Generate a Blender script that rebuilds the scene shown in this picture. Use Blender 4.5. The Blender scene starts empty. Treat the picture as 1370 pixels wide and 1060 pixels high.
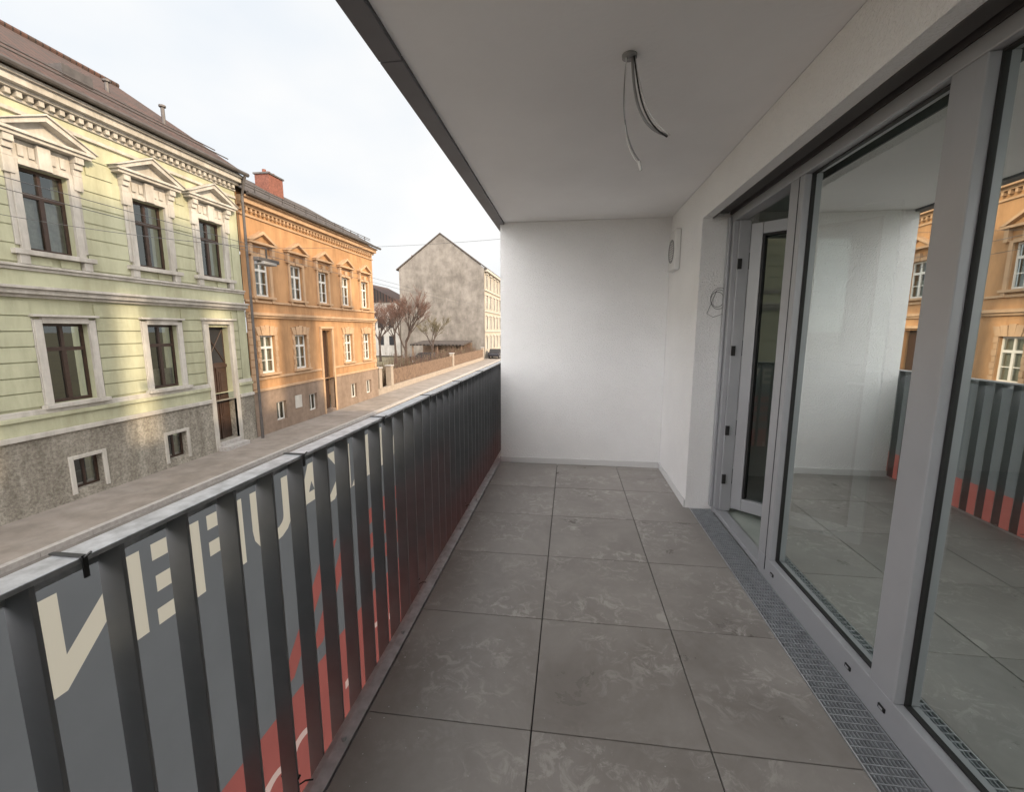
import bpy, math, random
from mathutils import Vector, Matrix
from mathutils.geometry import delaunay_2d_cdt
random.seed(7)
C=1.38   # eye height above balcony floor
GZ=-3.08 # pavement level
sc=bpy.context.scene

# ------------------------------------------------------------------ materials
def mat(name,col,rough=.7,metal=0,var=0,vscale=3,bump=0,bscale=200,bdist=.003,spec=.5,col2=None,dirt=0,dscale=.6,transl=0):
    m=bpy.data.materials.new(name); m.use_nodes=True
    nt=m.node_tree; b=nt.nodes['Principled BSDF']
    b.inputs['Roughness'].default_value=rough; b.inputs['Metallic'].default_value=metal
    b.inputs['Specular IOR Level'].default_value=spec
    tc=nt.nodes.new('ShaderNodeTexCoord')
    c=(*col,1)
    b.inputs['Base Color'].default_value=c
    out=None
    if var or col2 or dirt:
        n=nt.nodes.new('ShaderNodeTexNoise'); n.inputs['Scale'].default_value=vscale; n.inputs['Detail'].default_value=8
        n.inputs['Roughness'].default_value=.6
        nt.links.new(tc.outputs['Object'],n.inputs['Vector'])
        r=nt.nodes.new('ShaderNodeValToRGB'); r.color_ramp.elements[0].position=.35; r.color_ramp.elements[1].position=.65
        if col2: a,bb=col,col2
        else:
            a=tuple(x*(1-var) for x in col); bb=tuple(min(1,x*(1+var)) for x in col)
        r.color_ramp.elements[0].color=(*a,1); r.color_ramp.elements[1].color=(*bb,1)
        nt.links.new(n.outputs['Fac'],r.inputs['Fac'])
        out=r.outputs['Color']
        if dirt:
            mp=nt.nodes.new('ShaderNodeMapping'); mp.inputs['Scale'].default_value=(1,1.6,.35)
            nt.links.new(tc.outputs['Object'],mp.inputs['Vector'])
            n2=nt.nodes.new('ShaderNodeTexNoise'); n2.inputs['Scale'].default_value=dscale; n2.inputs['Detail'].default_value=10; n2.inputs['Roughness'].default_value=.7
            nt.links.new(mp.outputs[0],n2.inputs['Vector'])
            r2=nt.nodes.new('ShaderNodeValToRGB'); r2.color_ramp.elements[0].position=.38; r2.color_ramp.elements[1].position=.6
            k=1-dirt; r2.color_ramp.elements[0].color=(k,k*.98,k*.95,1); r2.color_ramp.elements[1].color=(1,1,1,1)
            nt.links.new(n2.outputs['Fac'],r2.inputs['Fac'])
            mx=nt.nodes.new('ShaderNodeMix'); mx.data_type='RGBA'; mx.blend_type='MULTIPLY'; mx.inputs[0].default_value=1
            nt.links.new(out,mx.inputs[6]); nt.links.new(r2.outputs['Color'],mx.inputs[7]); out=mx.outputs[2]
        nt.links.new(out,b.inputs['Base Color'])
    if bump:
        n=nt.nodes.new('ShaderNodeTexNoise'); n.inputs['Scale'].default_value=bscale; n.inputs['Detail'].default_value=4
        nt.links.new(tc.outputs['Object'],n.inputs['Vector'])
        bp=nt.nodes.new('ShaderNodeBump'); bp.inputs['Strength'].default_value=bump; bp.inputs['Distance'].default_value=bdist
        nt.links.new(n.outputs['Fac'],bp.inputs['Height']); nt.links.new(bp.outputs[0],b.inputs['Normal'])
    if transl:
        t=nt.nodes.new('ShaderNodeBsdfTranslucent'); t.inputs[0].default_value=c
        if out: nt.links.new(out,t.inputs[0])
        ms=nt.nodes.new('ShaderNodeMixShader'); ms.inputs[0].default_value=transl
        o=nt.nodes['Material Output']; nt.links.new(b.outputs[0],ms.inputs[1]); nt.links.new(t.outputs[0],ms.inputs[2]); nt.links.new(ms.outputs[0],o.inputs[0])
    return m

def glass_mat(name,tint,base,gain):
    m=bpy.data.materials.new(name); m.use_nodes=True; nt=m.node_tree; nt.nodes.clear()
    o=nt.nodes.new('ShaderNodeOutputMaterial'); mx=nt.nodes.new('ShaderNodeMixShader')
    t=nt.nodes.new('ShaderNodeBsdfTransparent'); t.inputs[0].default_value=(*tint,1)
    g=nt.nodes.new('ShaderNodeBsdfGlossy'); g.inputs['Roughness'].default_value=.004; g.inputs[0].default_value=(.93,.98,.96,1)
    f=nt.nodes.new('ShaderNodeFresnel'); f.inputs[0].default_value=1.6
    ma=nt.nodes.new('ShaderNodeMath'); ma.operation='MULTIPLY_ADD'; ma.inputs[1].default_value=gain; ma.inputs[2].default_value=base; ma.use_clamp=True
    nt.links.new(f.outputs[0],ma.inputs[0]); nt.links.new(ma.outputs[0],mx.inputs[0])
    nt.links.new(t.outputs[0],mx.inputs[1]); nt.links.new(g.outputs[0],mx.inputs[2]); nt.links.new(mx.outputs[0],o.inputs[0])
    return m

M={}
M['stucco']=mat('white_stucco',(.85,.85,.85),.9,bump=.75,bscale=95,bdist=.018,var=.03,vscale=1.6,spec=.2)
M['stucco2']=mat('outer_render',(.60,.58,.55),.9)
M['ceil']=mat('ceiling_paint',(.82,.815,.81),.9,bump=.3,bscale=40,bdist=.004,spec=.2,var=.035,vscale=1.2)
M['skirt']=mat('skirting_grey',(.62,.62,.62),.8,bump=.1)
M['fascia']=mat('fascia_metal',(.12,.12,.13),.45,.3,var=.1)
M['alu']=mat('frame_aluminium',(.36,.37,.39),.38,.15,var=.03,vscale=6)
M['gasket']=mat('rubber_gasket',(.015,.015,.015),.6)
M['slot']=mat('blind_slot_dark',(.09,.083,.08),.6,.2)
M['glass']=glass_mat('balcony_glass',(.60,.72,.67),.02,.68)
M['glass2']=glass_mat('sash_glass',(.42,.48,.46),.04,.8)
M['blade']=mat('baluster_steel',(.22,.225,.235),.42,.1,var=.08,vscale=8)
M['rail']=mat('rail_galvanised',(.46,.47,.485),.35,.5,var=.25,vscale=30)
M['galv']=mat('edge_galvanised',(.50,.51,.52),.45,.3,var=.2,vscale=18)
M['grate']=mat('grate_steel',(.38,.40,.42),.4,.4,var=.15,vscale=25)
M['black']=mat('black_plastic',(.012,.012,.012),.5)
M['white']=mat('white_plastic',(.70,.70,.69),.4)
M['wire']=mat('wire_grey',(.25,.25,.25),.5)
M['wireb']=mat('overhead_wire',(.10,.10,.10),.6)
M['banner']=mat('banner_grey',(.19,.205,.22),.75,var=.06,vscale=3,bump=.4,bscale=3,bdist=.03,transl=.5)
M['banred']=mat('banner_red',(.43,.135,.12),.75,var=.06,transl=.5)
M['bancream']=mat('banner_cream',(.78,.74,.62),.75,transl=.5)
M['banpink']=mat('banner_pink',(.76,.60,.56),.75,transl=.5)
M['sub']=mat('joint_dark',(.035,.034,.033),.9)
M['room']=mat('room_plaster',(.55,.565,.56),.9,var=.04,vscale=1)
M['screed']=mat('room_screed',(.27,.31,.275),.45,col2=(.40,.44,.40),vscale=2.2)
M['asphalt']=mat('asphalt',(.13,.118,.108),.85,col2=(.20,.18,.165),vscale=1.2,bump=.3,bscale=60,bdist=.01,dirt=.2,dscale=.4)
M['pave']=mat('pavement_concrete',(.22,.195,.17),.85,col2=(.29,.255,.225),vscale=2,bump=.2,bscale=40,bdist=.006,dirt=.2,dscale=.5)
M['kerb']=mat('kerb_granite',(.36,.34,.32),.8,var=.15,vscale=9)
M['earth']=mat('ground_earth',(.11,.095,.06),.95,col2=(.16,.14,.08),vscale=.8)
M['gwall']=mat('lime_plaster',(.45,.455,.315),.85,var=.06,vscale=1.3,bump=.3,bscale=70,bdist=.004,dirt=.25,dscale=.9)
M['gtrim']=mat('cream_trim',(.49,.465,.42),.8,var=.06,vscale=4,dirt=.28,dscale=1.5)
M['pebble']=mat('pebbledash',(.22,.20,.165),.95,col2=(.42,.39,.33),vscale=16,bump=1,bscale=45,bdist=.03,dirt=.35,dscale=1)
M['brown']=mat('brown_joinery',(.045,.025,.017),.45,var=.2,vscale=9)
M['owall']=mat('orange_plaster',(.42,.235,.11),.85,var=.09,vscale=1.2,bump=.2,bscale=70,bdist=.004,dirt=.3,dscale=.9)
M['otrim']=mat('tan_trim',(.46,.305,.185),.85,var=.07,vscale=3,dirt=.2,dscale=1.2)
M['oplinth']=mat('brown_plinth',(.24,.175,.13),.9,var=.12,vscale=4,dirt=.25)
M['wwin']=mat('white_joinery',(.58,.57,.53),.5)
M['curtain']=mat('net_curtain',(.52,.50,.43),.9,var=.2,vscale=5)
M['dark']=mat('dark_interior',(.02,.02,.022),.9)
M['wglass']=glass_mat('window_pane',(.55,.58,.57),.06,1.3)
M['gutter']=mat('gutter_zinc',(.10,.09,.085),.5,.4,var=.2)
M['brick']=mat('chimney_brick',(.17,.065,.045),.9,var=.3,vscale=12)
M['gable']=mat('grey_render',(.155,.14,.125),.95,col2=(.24,.22,.195),vscale=.9,dirt=.4,dscale=.35,bump=.5,bscale=8,bdist=.03)
M['beige']=mat('beige_facade',(.38,.34,.28),.9,var=.08,vscale=.8)
M['bark']=mat('bark',(.06,.042,.034),.95,var=.25,vscale=8)
M['twig']=mat('reddish_twigs',(.115,.065,.048),.95,var=.3,vscale=3)
M['twig2']=mat('olive_twigs',(.12,.10,.06),.95,var=.3,vscale=3)
M['fence']=mat('fence_wood',(.16,.105,.07),.9,var=.3,vscale=5)
M['pillar']=mat('pillar_plaster',(.30,.25,.20),.9,var=.1)
M['car']=mat('car_paint',(.02,.02,.025),.2,.2)
M['tyre']=mat('tyre',(.02,.02,.02),.9)

def roofmat(name,c1,c2):
    m=bpy.data.materials.new(name); m.use_nodes=True; nt=m.node_tree; b=nt.nodes['Principled BSDF']; b.inputs['Roughness'].default_value=.85
    tc=nt.nodes.new('ShaderNodeTexCoord'); mp=nt.nodes.new('ShaderNodeMapping'); mp.inputs['Rotation'].default_value=(0,0,math.pi/2)
    br=nt.nodes.new('ShaderNodeTexBrick'); br.inputs['Scale'].default_value=1; br.inputs['Brick Width'].default_value=.2; br.inputs['Row Height'].default_value=.26
    br.inputs['Mortar Size'].default_value=.018; br.inputs['Color1'].default_value=(*c1,1); br.inputs['Color2'].default_value=(*c2,1); br.inputs['Mortar'].default_value=(.015,.012,.01,1)
    nt.links.new(tc.outputs['Object'],mp.inputs[0]); nt.links.new(mp.outputs[0],br.inputs['Vector']); nt.links.new(br.outputs['Color'],b.inputs['Base Color'])
    return m
M['roofred']=roofmat('roof_tiles_red',(.085,.042,.03),(.05,.032,.025))
M['roofdark']=roofmat('roof_tiles_dark',(.05,.042,.038),(.08,.06,.048))

def tilemat():
    m=bpy.data.materials.new('floor_tile_stone'); m.use_nodes=True; nt=m.node_tree; b=nt.nodes['Principled BSDF']
    tc=nt.nodes.new('ShaderNodeTexCoord')
    geo=nt.nodes.new('ShaderNodeNewGeometry')
    add=nt.nodes.new('ShaderNodeVectorMath'); add.operation='MULTIPLY_ADD'
    comb=nt.nodes.new('ShaderNodeCombineXYZ')
    for i in range(3): nt.links.new(geo.outputs['Random Per Island'],comb.inputs[i])
    nt.links.new(comb.outputs[0],add.inputs[0]); add.inputs[1].default_value=(37,19,51); nt.links.new(tc.outputs['Object'],add.inputs[2])
    n=nt.nodes.new('ShaderNodeTexNoise'); n.inputs['Scale'].default_value=2.2; n.inputs['Detail'].default_value=12; n.inputs['Roughness'].default_value=.65; n.inputs['Distortion'].default_value=.4
    nt.links.new(add.outputs[0],n.inputs['Vector'])
    r=nt.nodes.new('ShaderNodeValToRGB'); r.color_ramp.elements[0].position=.34; r.color_ramp.elements[1].position=.72
    r.color_ramp.elements[0].color=(.205,.187,.172,1); r.color_ramp.elements[1].color=(.32,.30,.28,1)
    nt.links.new(n.outputs['Fac'],r.inputs['Fac'])
    n2=nt.nodes.new('ShaderNodeTexNoise'); n2.inputs['Scale'].default_value=13; n2.inputs['Detail'].default_value=12; n2.inputs['Roughness'].default_value=.75; n2.inputs['Distortion'].default_value=.9
    nt.links.new(add.outputs[0],n2.inputs['Vector'])
    r2=nt.nodes.new('ShaderNodeValToRGB'); r2.color_ramp.elements[0].position=.50; r2.color_ramp.elements[1].position=.60
    r2.color_ramp.elements[0].color=(0,0,0,1); r2.color_ramp.elements[1].color=(.6,.6,.6,1)
    nt.links.new(n2.outputs['Fac'],r2.inputs['Fac'])
    n3=nt.nodes.new('ShaderNodeTexNoise'); n3.inputs['Scale'].default_value=2.7; n3.inputs['Detail'].default_value=3
    nt.links.new(add.outputs[0],n3.inputs['Vector'])
    r3=nt.nodes.new('ShaderNodeValToRGB'); r3.color_ramp.elements[0].position=.42; r3.color_ramp.elements[1].position=.62
    nt.links.new(n3.outputs['Fac'],r3.inputs['Fac'])
    mu=nt.nodes.new('ShaderNodeMath'); mu.operation='MULTIPLY'; nt.links.new(r2.outputs['Color'],mu.inputs[0]); nt.links.new(r3.outputs['Color'],mu.inputs[1])
    mx=nt.nodes.new('ShaderNodeMix'); mx.data_type='RGBA'; nt.links.new(mu.outputs[0],mx.inputs[0]); nt.links.new(r.outputs['Color'],mx.inputs[6]); mx.inputs[7].default_value=(.46,.435,.41,1)
    nt.links.new(mx.outputs[2],b.inputs['Base Color'])
    mr=nt.nodes.new('ShaderNodeMapRange'); mr.inputs['From Min'].default_value=.3; mr.inputs['From Max'].default_value=.7; mr.inputs['To Min'].default_value=.26; mr.inputs['To Max'].default_value=.42
    nt.links.new(n.outputs['Fac'],mr.inputs[0]); nt.links.new(mr.outputs[0],b.inputs['Roughness'])
    return m
M['tile']=tilemat()

# ------------------------------------------------------------------ mesh builder
def empty(name):
    e=bpy.data.objects.new(name,None); sc.collection.objects.link(e); return e
class MB:
    def __init__(s,name,parent=None): s.n=name; s.p=parent; s.v=[]; s.f=[]; s.mi=[]; s.m=[]
    def mid(s,k):
        if k not in s.m: s.m.append(k)
        return s.m.index(k)
    def face(s,pts,k):
        b=len(s.v); s.v+= [tuple(p) for p in pts]; s.f.append(tuple(range(b,b+len(pts)))); s.mi.append(s.mid(k))
    def box(s,x0,x1,y0,y1,z0,z1,k):
        if x0>x1:x0,x1=x1,x0
        if y0>y1:y0,y1=y1,y0
        if z0>z1:z0,z1=z1,z0
        b=len(s.v); s.v+=[(x0,y0,z0),(x1,y0,z0),(x1,y1,z0),(x0,y1,z0),(x0,y0,z1),(x1,y0,z1),(x1,y1,z1),(x0,y1,z1)]
        for q in [(0,3,2,1),(4,5,6,7),(0,1,5,4),(1,2,6,5),(2,3,7,6),(3,0,4,7)]:
            s.f.append(tuple(b+i for i in q)); s.mi.append(s.mid(k))
    def prismx(s,poly,x0,x1,k): # poly in (y,z)
        b=len(s.v); n=len(poly)
        s.v+=[(x0,y,z) for y,z in poly]+[(x1,y,z) for y,z in poly]
        s.f.append(tuple(b+i for i in range(n))[::-1]); s.f.append(tuple(b+n+i for i in range(n)))
        s.mi+=[s.mid(k)]*2
        for i in range(n):
            j=(i+1)%n; s.f.append((b+i,b+j,b+n+j,b+n+i)); s.mi.append(s.mid(k))
    def prismy(s,poly,y0,y1,k): # poly in (x,z)
        b=len(s.v); n=len(poly)
        s.v+=[(x,y0,z) for x,z in poly]+[(x,y1,z) for x,z in poly]
        s.f.append(tuple(b+i for i in range(n))); s.f.append(tuple(b+n+i for i in range(n))[::-1])
        s.mi+=[s.mid(k)]*2
        for i in range(n):
            j=(i+1)%n; s.f.append((b+j,b+i,b+n+i,b+n+j)); s.mi.append(s.mid(k))
    def tube(s,pts,r,k,sides=6,r2=None):
        pts=[Vector(p) for p in pts]; b=len(s.v); n=len(pts)
        for i,p in enumerate(pts):
            d=(pts[min(i+1,n-1)]-pts[max(i-1,0)]).normalized()
            a=Vector((0,0,1)) if abs(d.z)<.9 else Vector((1,0,0))
            u=d.cross(a).normalized(); w=d.cross(u)
            rr=r if r2 is None else r+(r2-r)*i/(n-1)
            for j in range(sides):
                t=2*math.pi*j/sides; s.v.append(tuple(p+u*math.cos(t)*rr+w*math.sin(t)*rr))
        for i in range(n-1):
            for j in range(sides):
                j2=(j+1)%sides; s.f.append((b+i*sides+j,b+i*sides+j2,b+(i+1)*sides+j2,b+(i+1)*sides+j)); s.mi.append(s.mid(k))
        s.f.append(tuple(b+j for j in range(sides))[::-1]); s.f.append(tuple(b+(n-1)*sides+j for j in range(sides))); s.mi+=[s.mid(k)]*2
    def build(s,bevel=0,smooth=False):
        me=bpy.data.meshes.new(s.n); me.from_pydata(s.v,[],s.f)
        for k in s.m: me.materials.append(M[k])
        me.polygons.foreach_set('material_index',s.mi)
        if smooth: me.polygons.foreach_set('use_smooth',[True]*len(s.f))
        me.update(); o=bpy.data.objects.new(s.n,me); sc.collection.objects.link(o)
        if s.p: o.parent=s.p
        if bevel:
            md=o.modifiers.new('bevel','BEVEL'); md.width=bevel; md.segments=2; md.limit_method='ANGLE'
        return o

# ------------------------------------------------------------------ balcony building
apt=empty('apartment_building')
b=MB('structure',apt)
b.box(.9,8,-15,16,GZ-.2,-.25,'stucco2')
b.box(-.6,8,-15,16,2.75,4.0,'stucco2')
b.box(-.69,8,-15,16,2.425,2.745,'ceil')
b.box(.92,7.2,4.7,16,-.25,2.42,'stucco2')
b.build()
b=MB('sun_streak_blockers',apt)  # unseen rooftop piers, added so their gaps cut the sun into facade streaks
for y0,y1 in [(-15,-12.2),(-10.9,-8.2),(-6.6,-4.6),(-3.4,-1.2),(.5,3.4),(4.6,6.6),(8.0,9.3),(10.9,13.5)]:
    b.box(3,3.8,y0,y1,4.001,12.5,'stucco2')
b.box(3,8,-15,16,12.501,12.8,'stucco2')
b.build()
b=MB('balcony_slab',apt); b.box(-.715,1.11,-2.2,4.69,-.245,-.034,'skirt'); b.build()
b=MB('joint_bed',apt); b.box(-.708,.952,-2,4.43,-.032,-.012,'sub'); b.build()
b=MB('floor_tiles',apt)
xs=[-.707,-.107,.491,.953]; ys=[-1.67+.6*i for i in range(12)]
g=.0022
for i in range(3):
    for j in range(len(ys)-1):
        y1=min(ys[j+1],4.428)
        b.box(xs[i]+g,xs[i+1]-g,ys[j]+g,y1-g,-.011,random.uniform(-.0006,.0006),'tile')
b.build(bevel=.0015)
b=MB('ceiling_soffit',apt); b.box(-.66,.918,-2.2,4.428,2.4235,2.4245,'ceil'); b.build()
b=MB('slab_fascia',apt)
for y0,y1 in [(-5,-.65),(-.645,1.78),(1.785,4.2),(4.205,6.6),(6.605,16)]:
    b.box(-.752,-.661,y0,y1,2.405,2.76,'fascia')
b.build(bevel=.003)
b=MB('end_wall',apt); b.box(-.70,.92,4.43,4.69,-.03,2.4225,'stucco'); b.box(-.7,1.1,-2.3,-2.05,-.03,2.42,'stucco'); b.build()
b=MB('side_wall',apt); b.box(.921,1.30,3.42,4.69,-.03,2.4225,'stucco'); b.box(.921,.985,-4,3.419,2.17,2.4225,'stucco'); b.build()
b=MB('skirting',apt)
b.box(-.698,.905,4.416,4.4285,0.001,.062,'skirt'); b.box(.908,.9195,3.42,4.415,.001,.062,'skirt'); b.build(bevel=.002)
b=MB('blind_slot',apt)
b.box(.987,1.20,-4,3.418,2.405,2.42,'slot'); b.box(.987,.995,-4,3.418,2.168,2.404,'slot')
b.box(1.012,1.085,-4,3.40,2.195,2.225,'slot'); 
for i in range(6): b.box(1.008,1.088,-4,3.40,2.232+i*.012,2.238+i*.012,'slot')
b.box(1.105,1.2,-4,3.418,2.185,2.404,'slot')
b.build()
b=MB('window_frame',apt)
X0,X1=1.11,1.195
b.box(X0,X1,-4,3.418,2.13,2.184,'alu')
b.box(X0,X1,-4,2.55,0.0,.125,'alu')
b.box(X0+.005,X1,2.55,3.418,0.0,.035,'alu')
for y0,y1 in [(2.41,2.55),(1.466,1.586),(.33,.45),(-.9,-.78),(-2.2,-2.08)]:
    b.box(X0-.001,X1+.002,y0,y1,.1255,2.1295,'alu')
b.box(X0,X1,3.335,3.418,.0355,2.1295,'alu')
b.box(X0-.02,X0-.002,3.372,3.417,.0355,2.168,'alu')
b.box(X0+.03,X1+.02,2.551,2.575,.036,2.129,'alu'); b.box(X0+.03,X1+.02,3.31,3.334,.036,2.129,'alu')
b.build(bevel=.004)
panes=[(1.586,2.41),(.45,1.466),(-.78,.33),(-2.08,-.9)]
b=MB('window_gaskets',apt)
for y0,y1 in panes:
    t=.007
    b.box(1.141,1.16,y0+.0005,y0+t,.126,2.129,'gasket'); b.box(1.141,1.16,y1-t,y1-.0005,.126,2.129,'gasket')
    b.box(1.141,1.16,y0+t,y1-t,.1255,.1255+t,'gasket'); b.box(1.141,1.16,y0+t,y1-t,2.1295-t,2.1295,'gasket')
b.box(1.107,1.112,2.453,2.457,.05,2.128,'gasket')
b.build()
b=MB('window_glass',apt)
for y0,y1 in panes: b.face([(1.15,y0+.004,.13),(1.15,y1-.004,.13),(1.15,y1-.004,2.127),(1.15,y0+.004,2.127)],'glass')
b.build()
b=MB('drain_caps',apt)
for y in (2.36,1.70,1.51,.55): b.box(1.104,1.1095,y-.016,y+.016,.062,.078,'black'); b.box(1.1025,1.1042,y-.009,y+.009,.066,.074,'alu')
b.build(bevel=.001)
b=MB('door_fittings',apt)
for z in (.25,.62,1.2,1.8):
    b.box(1.14,1.165,3.296,3.309,z,z+.07,'black'); b.box(1.196,1.22,3.312,3.33,z,z+.11,'gasket')
b.build()
sash=MB('door_sash',apt)
L=.78
def sb(a0,a1,z0,z1,t0,t1,k): sash.box(a0,a1,t0,t1,z0,z1,k)
sb(0,.075,.06,2.10,0,.065,'alu'); sb(L-.075,L,.06,2.10,0,.065,'alu'); sb(.0755,L-.0755,.06,.15,0,.065,'alu'); sb(.0755,L-.0755,2.025,2.10,0,.065,'alu')
sb(.076,.09,.15,2.025,.005,.06,'gasket'); sb(L-.09,L-.076,.15,2.025,.005,.06,'gasket'); sb(.09,L-.09,2.01,2.0245,.005,.06,'gasket')
sb(L-.05,L-.02,1.0,1.13,-.012,-.001,'alu'); sb(L-.045,L-.03,1.06,1.075,-.05,-.012,'alu'); sb(L-.15,L-.03,1.06,1.075,-.062,-.05,'alu')
sash.face([(.08,.03,.15),(L-.08,.03,.15),(L-.08,.03,2.02),(.08,.03,2.02)],'glass2')
so=sash.build(bevel=.003); so.location=(1.215,3.31,0); so.rotation_euler=(0,0,math.radians(-41))
ch=MB('drain_channel',apt)
ch.box(.955,1.108,-2,3.418,-.031,-.028,'sub'); ch.box(.9545,.9585,-2,3.418,-.0279,.001,'galv'); ch.box(1.104,1.1085,-2,3.418,-.0279,.001,'grate')
ch.box(.953,1.108,3.4085,3.4185,-.02,.001,'galv')
for i in range(1,11):
    x=.9585+i*.0134; ch.box(x-.0013,x+.0013,-.2,3.40,-.022,-.001,'grate')
y=-.2
while y<3.4:
    ch.box(.959,1.1038,y-.002,y+.002,-.024,0.0015,'grate'); y+=.031
ch.build()
r=MB('room_interior',apt)
r.box(1.20,7,-4.0,5.2,-.2,.012,'screed')
r.box(1.196,7,-4.0,5.2,2.40,2.424,'room')
r.box(1.301,2.65,4.25,5.2,.013,2.399,'room'); r.box(2.651,7,4.85,5.2,.013,2.399,'room')
r.box(4.8,5,-4,4.849,.013,2.399,'room')
# unseen opening added in the room's other outer wall to brighten the interior
r.box(1.2,2.3,-4.2,-4.0,.013,2.399,'room'); r.box(4.3,4.799,-4.2,-4.0,.013,2.399,'room'); r.box(2.3,4.3,-4.2,-4.0,.013,.6,'room'); r.box(2.3,4.3,-4.2,-4.0,2.2,2.399,'room')
r.box(3.2,4.05,4.83,4.848,.013,2.05,'white')
r.build()
v=MB('ventilation_unit',apt)
v.box(.870,.9205,4.02,4.26,1.90,2.24,'white')
v.build(bevel=.012)
v=MB('ventilation_grille',apt)
for i in range(9):
    z=1.985+i*.02; hw=math.sqrt(max(0,.085**2-(z-2.065)**2))
    if hw>.01: v.box(.866,.8695,4.14-hw,4.14+hw,z-.004,z+.004,'wire')
ring=[(.868,4.14+.095*math.cos(t*math.pi/12),2.065+.095*math.sin(t*math.pi/12)) for t in range(25)]
v.tube(ring,.005,'wire'); v.build()
c=MB('cable_coil',apt)
pts=[]
for i in range(70):
    t=i/69; a=t*4.6*math.pi; rr=.05+.02*math.sin(a*.7)
    pts.append((1.075+rr*math.cos(a)*.95-.02*t,3.405-.008*math.sin(a*1.3),1.60+rr*1.2*math.sin(a)+.02*t))
pts+= [(.985,3.40,1.50),(1.03,3.40,1.475),(1.10,3.39,1.50),(1.12,3.39,1.6),(1.125,3.39,1.9),(1.125,3.39,2.15)]
c.tube(pts,.0016,'black',5); c.build(smooth=True)
def bez(p,n=20):
    p=[Vector(q) for q in p]; out=[]
    for i in range(n+1):
        t=i/n; q=p[:]
        while len(q)>1: q=[q[k].lerp(q[k+1],t) for k in range(len(q)-1)]
        out.append(q[0])
    return out
w=MB('lamp_cable',None)
w.tube([(.205,1.89,2.4235),(.205,1.89,2.412)],.028,'wire',20)
w.tube(bez([(.215,1.89,2.42),(.225,1.9,2.30),(.24,1.9,2.16),(.36,1.88,2.125)]),.0055,'wire',8)
w.tube(bez([(.222,1.885,2.42),(.25,1.88,2.30),(.26,1.88,2.2),(.365,1.87,2.12)]),.003,'white',6)
w.tube(bez([(.219,1.88,2.42),(.24,1.87,2.30),(.25,1.88,2.18),(.355,1.87,2.115)]),.003,'black',6)
w.tube(bez([(.195,1.89,2.42),(.18,1.89,2.25),(.19,1.9,2.12),(.262,1.89,2.035)]),.003,'wire',6)
w.tube(bez([(.192,1.885,2.42),(.20,1.89,2.25),(.175,1.9,2.12),(.255,1.89,2.03)]),.002,'white',6)
w.tube([(.255,1.89,2.04),(.264,1.89,2.005)],.006,'white',8)
w.build(smooth=True)
# mortar crumbs and grit left on the tiles
gr=MB('construction_grit',None); rg_=random.Random(21)
for i in range(230):
    x=rg_.uniform(-.69,.93); y=rg_.uniform(.6,4.38)
    if rg_.random()<.5: x=-.70+abs(rg_.gauss(0,.10)) if rg_.random()<.5 else .9-abs(rg_.gauss(0,.08)); 
    s=rg_.uniform(.0012,.0035)
    a=rg_.uniform(0,3)
    ps=[(x+s*math.cos(a+k*1.57)*rg_.uniform(.6,1.2),y+s*math.sin(a+k*1.57)*rg_.uniform(.6,1.2),.0012) for k in range(4)]
    top=(x,y,.0012+s*.8)
    for k in range(4): gr.face([ps[k],ps[(k+1)%4],top],'skirt')
gr.build()

# ------------------------------------------------------------------ railing
rl=empty('balcony_railing')
b=MB('top_rail',rl); b.box(-.846,-.79,-2.2,6.0,1.0,1.010,'rail'); b.box(-.846,-.839,-2.2,6.0,.965,.9995,'rail'); b.build(bevel=.002)
b=MB('balusters',rl)
y=.641-.135*20
while y<6:
    b.box(-.845,-.793,y-.004,y+.004,-.16,.9995,'blade'); y+=.135
b.build(bevel=.0012)
b=MB('bottom_flat',rl)
b.box(-.762,-.718,-2.2,4.6,-.05,-.010,'galv'); b.box(-.792,-.763,-2.2,6,-.05,-.03,'galv'); b.build(bevel=.002)
b=MB('anchor_bolts',rl)
y=-.4
while y<4.4:
    b.tube([(-.742,y,-.0098),(-.742,y,.004)],.008,'galv',6); y+=.54
b.build()
b=MB('cable_ties',rl)
for y in (.575,1.18,1.76,2.4,3.1,3.9):
    b.box(-.850,-.787,y-.004,y+.004,1.0105,1.0135,'black'); b.box(-.788,-.785,y-.004,y+.004,.975,1.0105,'black'); b.tube([(-.786,y,1.01),(-.778,y+.005,1.018)],.002,'black',5)
for y in (1.05,2.13,3.21):
    b.tube([(-.80,y,.0),(-.78,y+.01,.01),(-.76,y+.02,.005)],.0025,'black',5)
    b.box(-.848,-.790,y-.006,y+.006,.03,.035,'black')
b.build()

# banner seen from behind: one translucent sheet, print colours as regions of it
bn=empty('sale_banner')
BX=-.885
def text_tris(s,yhi,ylo,z0,z1,off):
    cu=bpy.data.curves.new('t','FONT'); cu.body=s; cu.offset=off; cu.space_character=1.08; cu.resolution_u=4
    o=bpy.data.objects.new('tmp',cu); sc.collection.objects.link(o)
    dg=bpy.context.evaluated_depsgraph_get(); me=bpy.data.meshes.new_from_object(o.evaluated_get(dg)); bpy.data.objects.remove(o)
    X=[v.co.x for v in me.vertices]; Y=[v.co.y for v in me.vertices]
    P=[Vector((yhi+(ylo-yhi)*(v.co.x-min(X))/(max(X)-min(X)), z0+(z1-z0)*(v.co.y-min(Y))/(max(Y)-min(Y)))) for v in me.vertices]
    me.calc_loop_triangles(); tr=[tuple(t.vertices) for t in me.loop_triangles]
    cnt={}
    for t in tr:
        for i in range(3):
            k=tuple(sorted((t[i],t[(i+1)%3]))); cnt[k]=cnt.get(k,0)+1
    edges=[k for k,n_ in cnt.items() if n_==1]
    return P,tr,edges
regs=[]
V=[];E=[]
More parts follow.
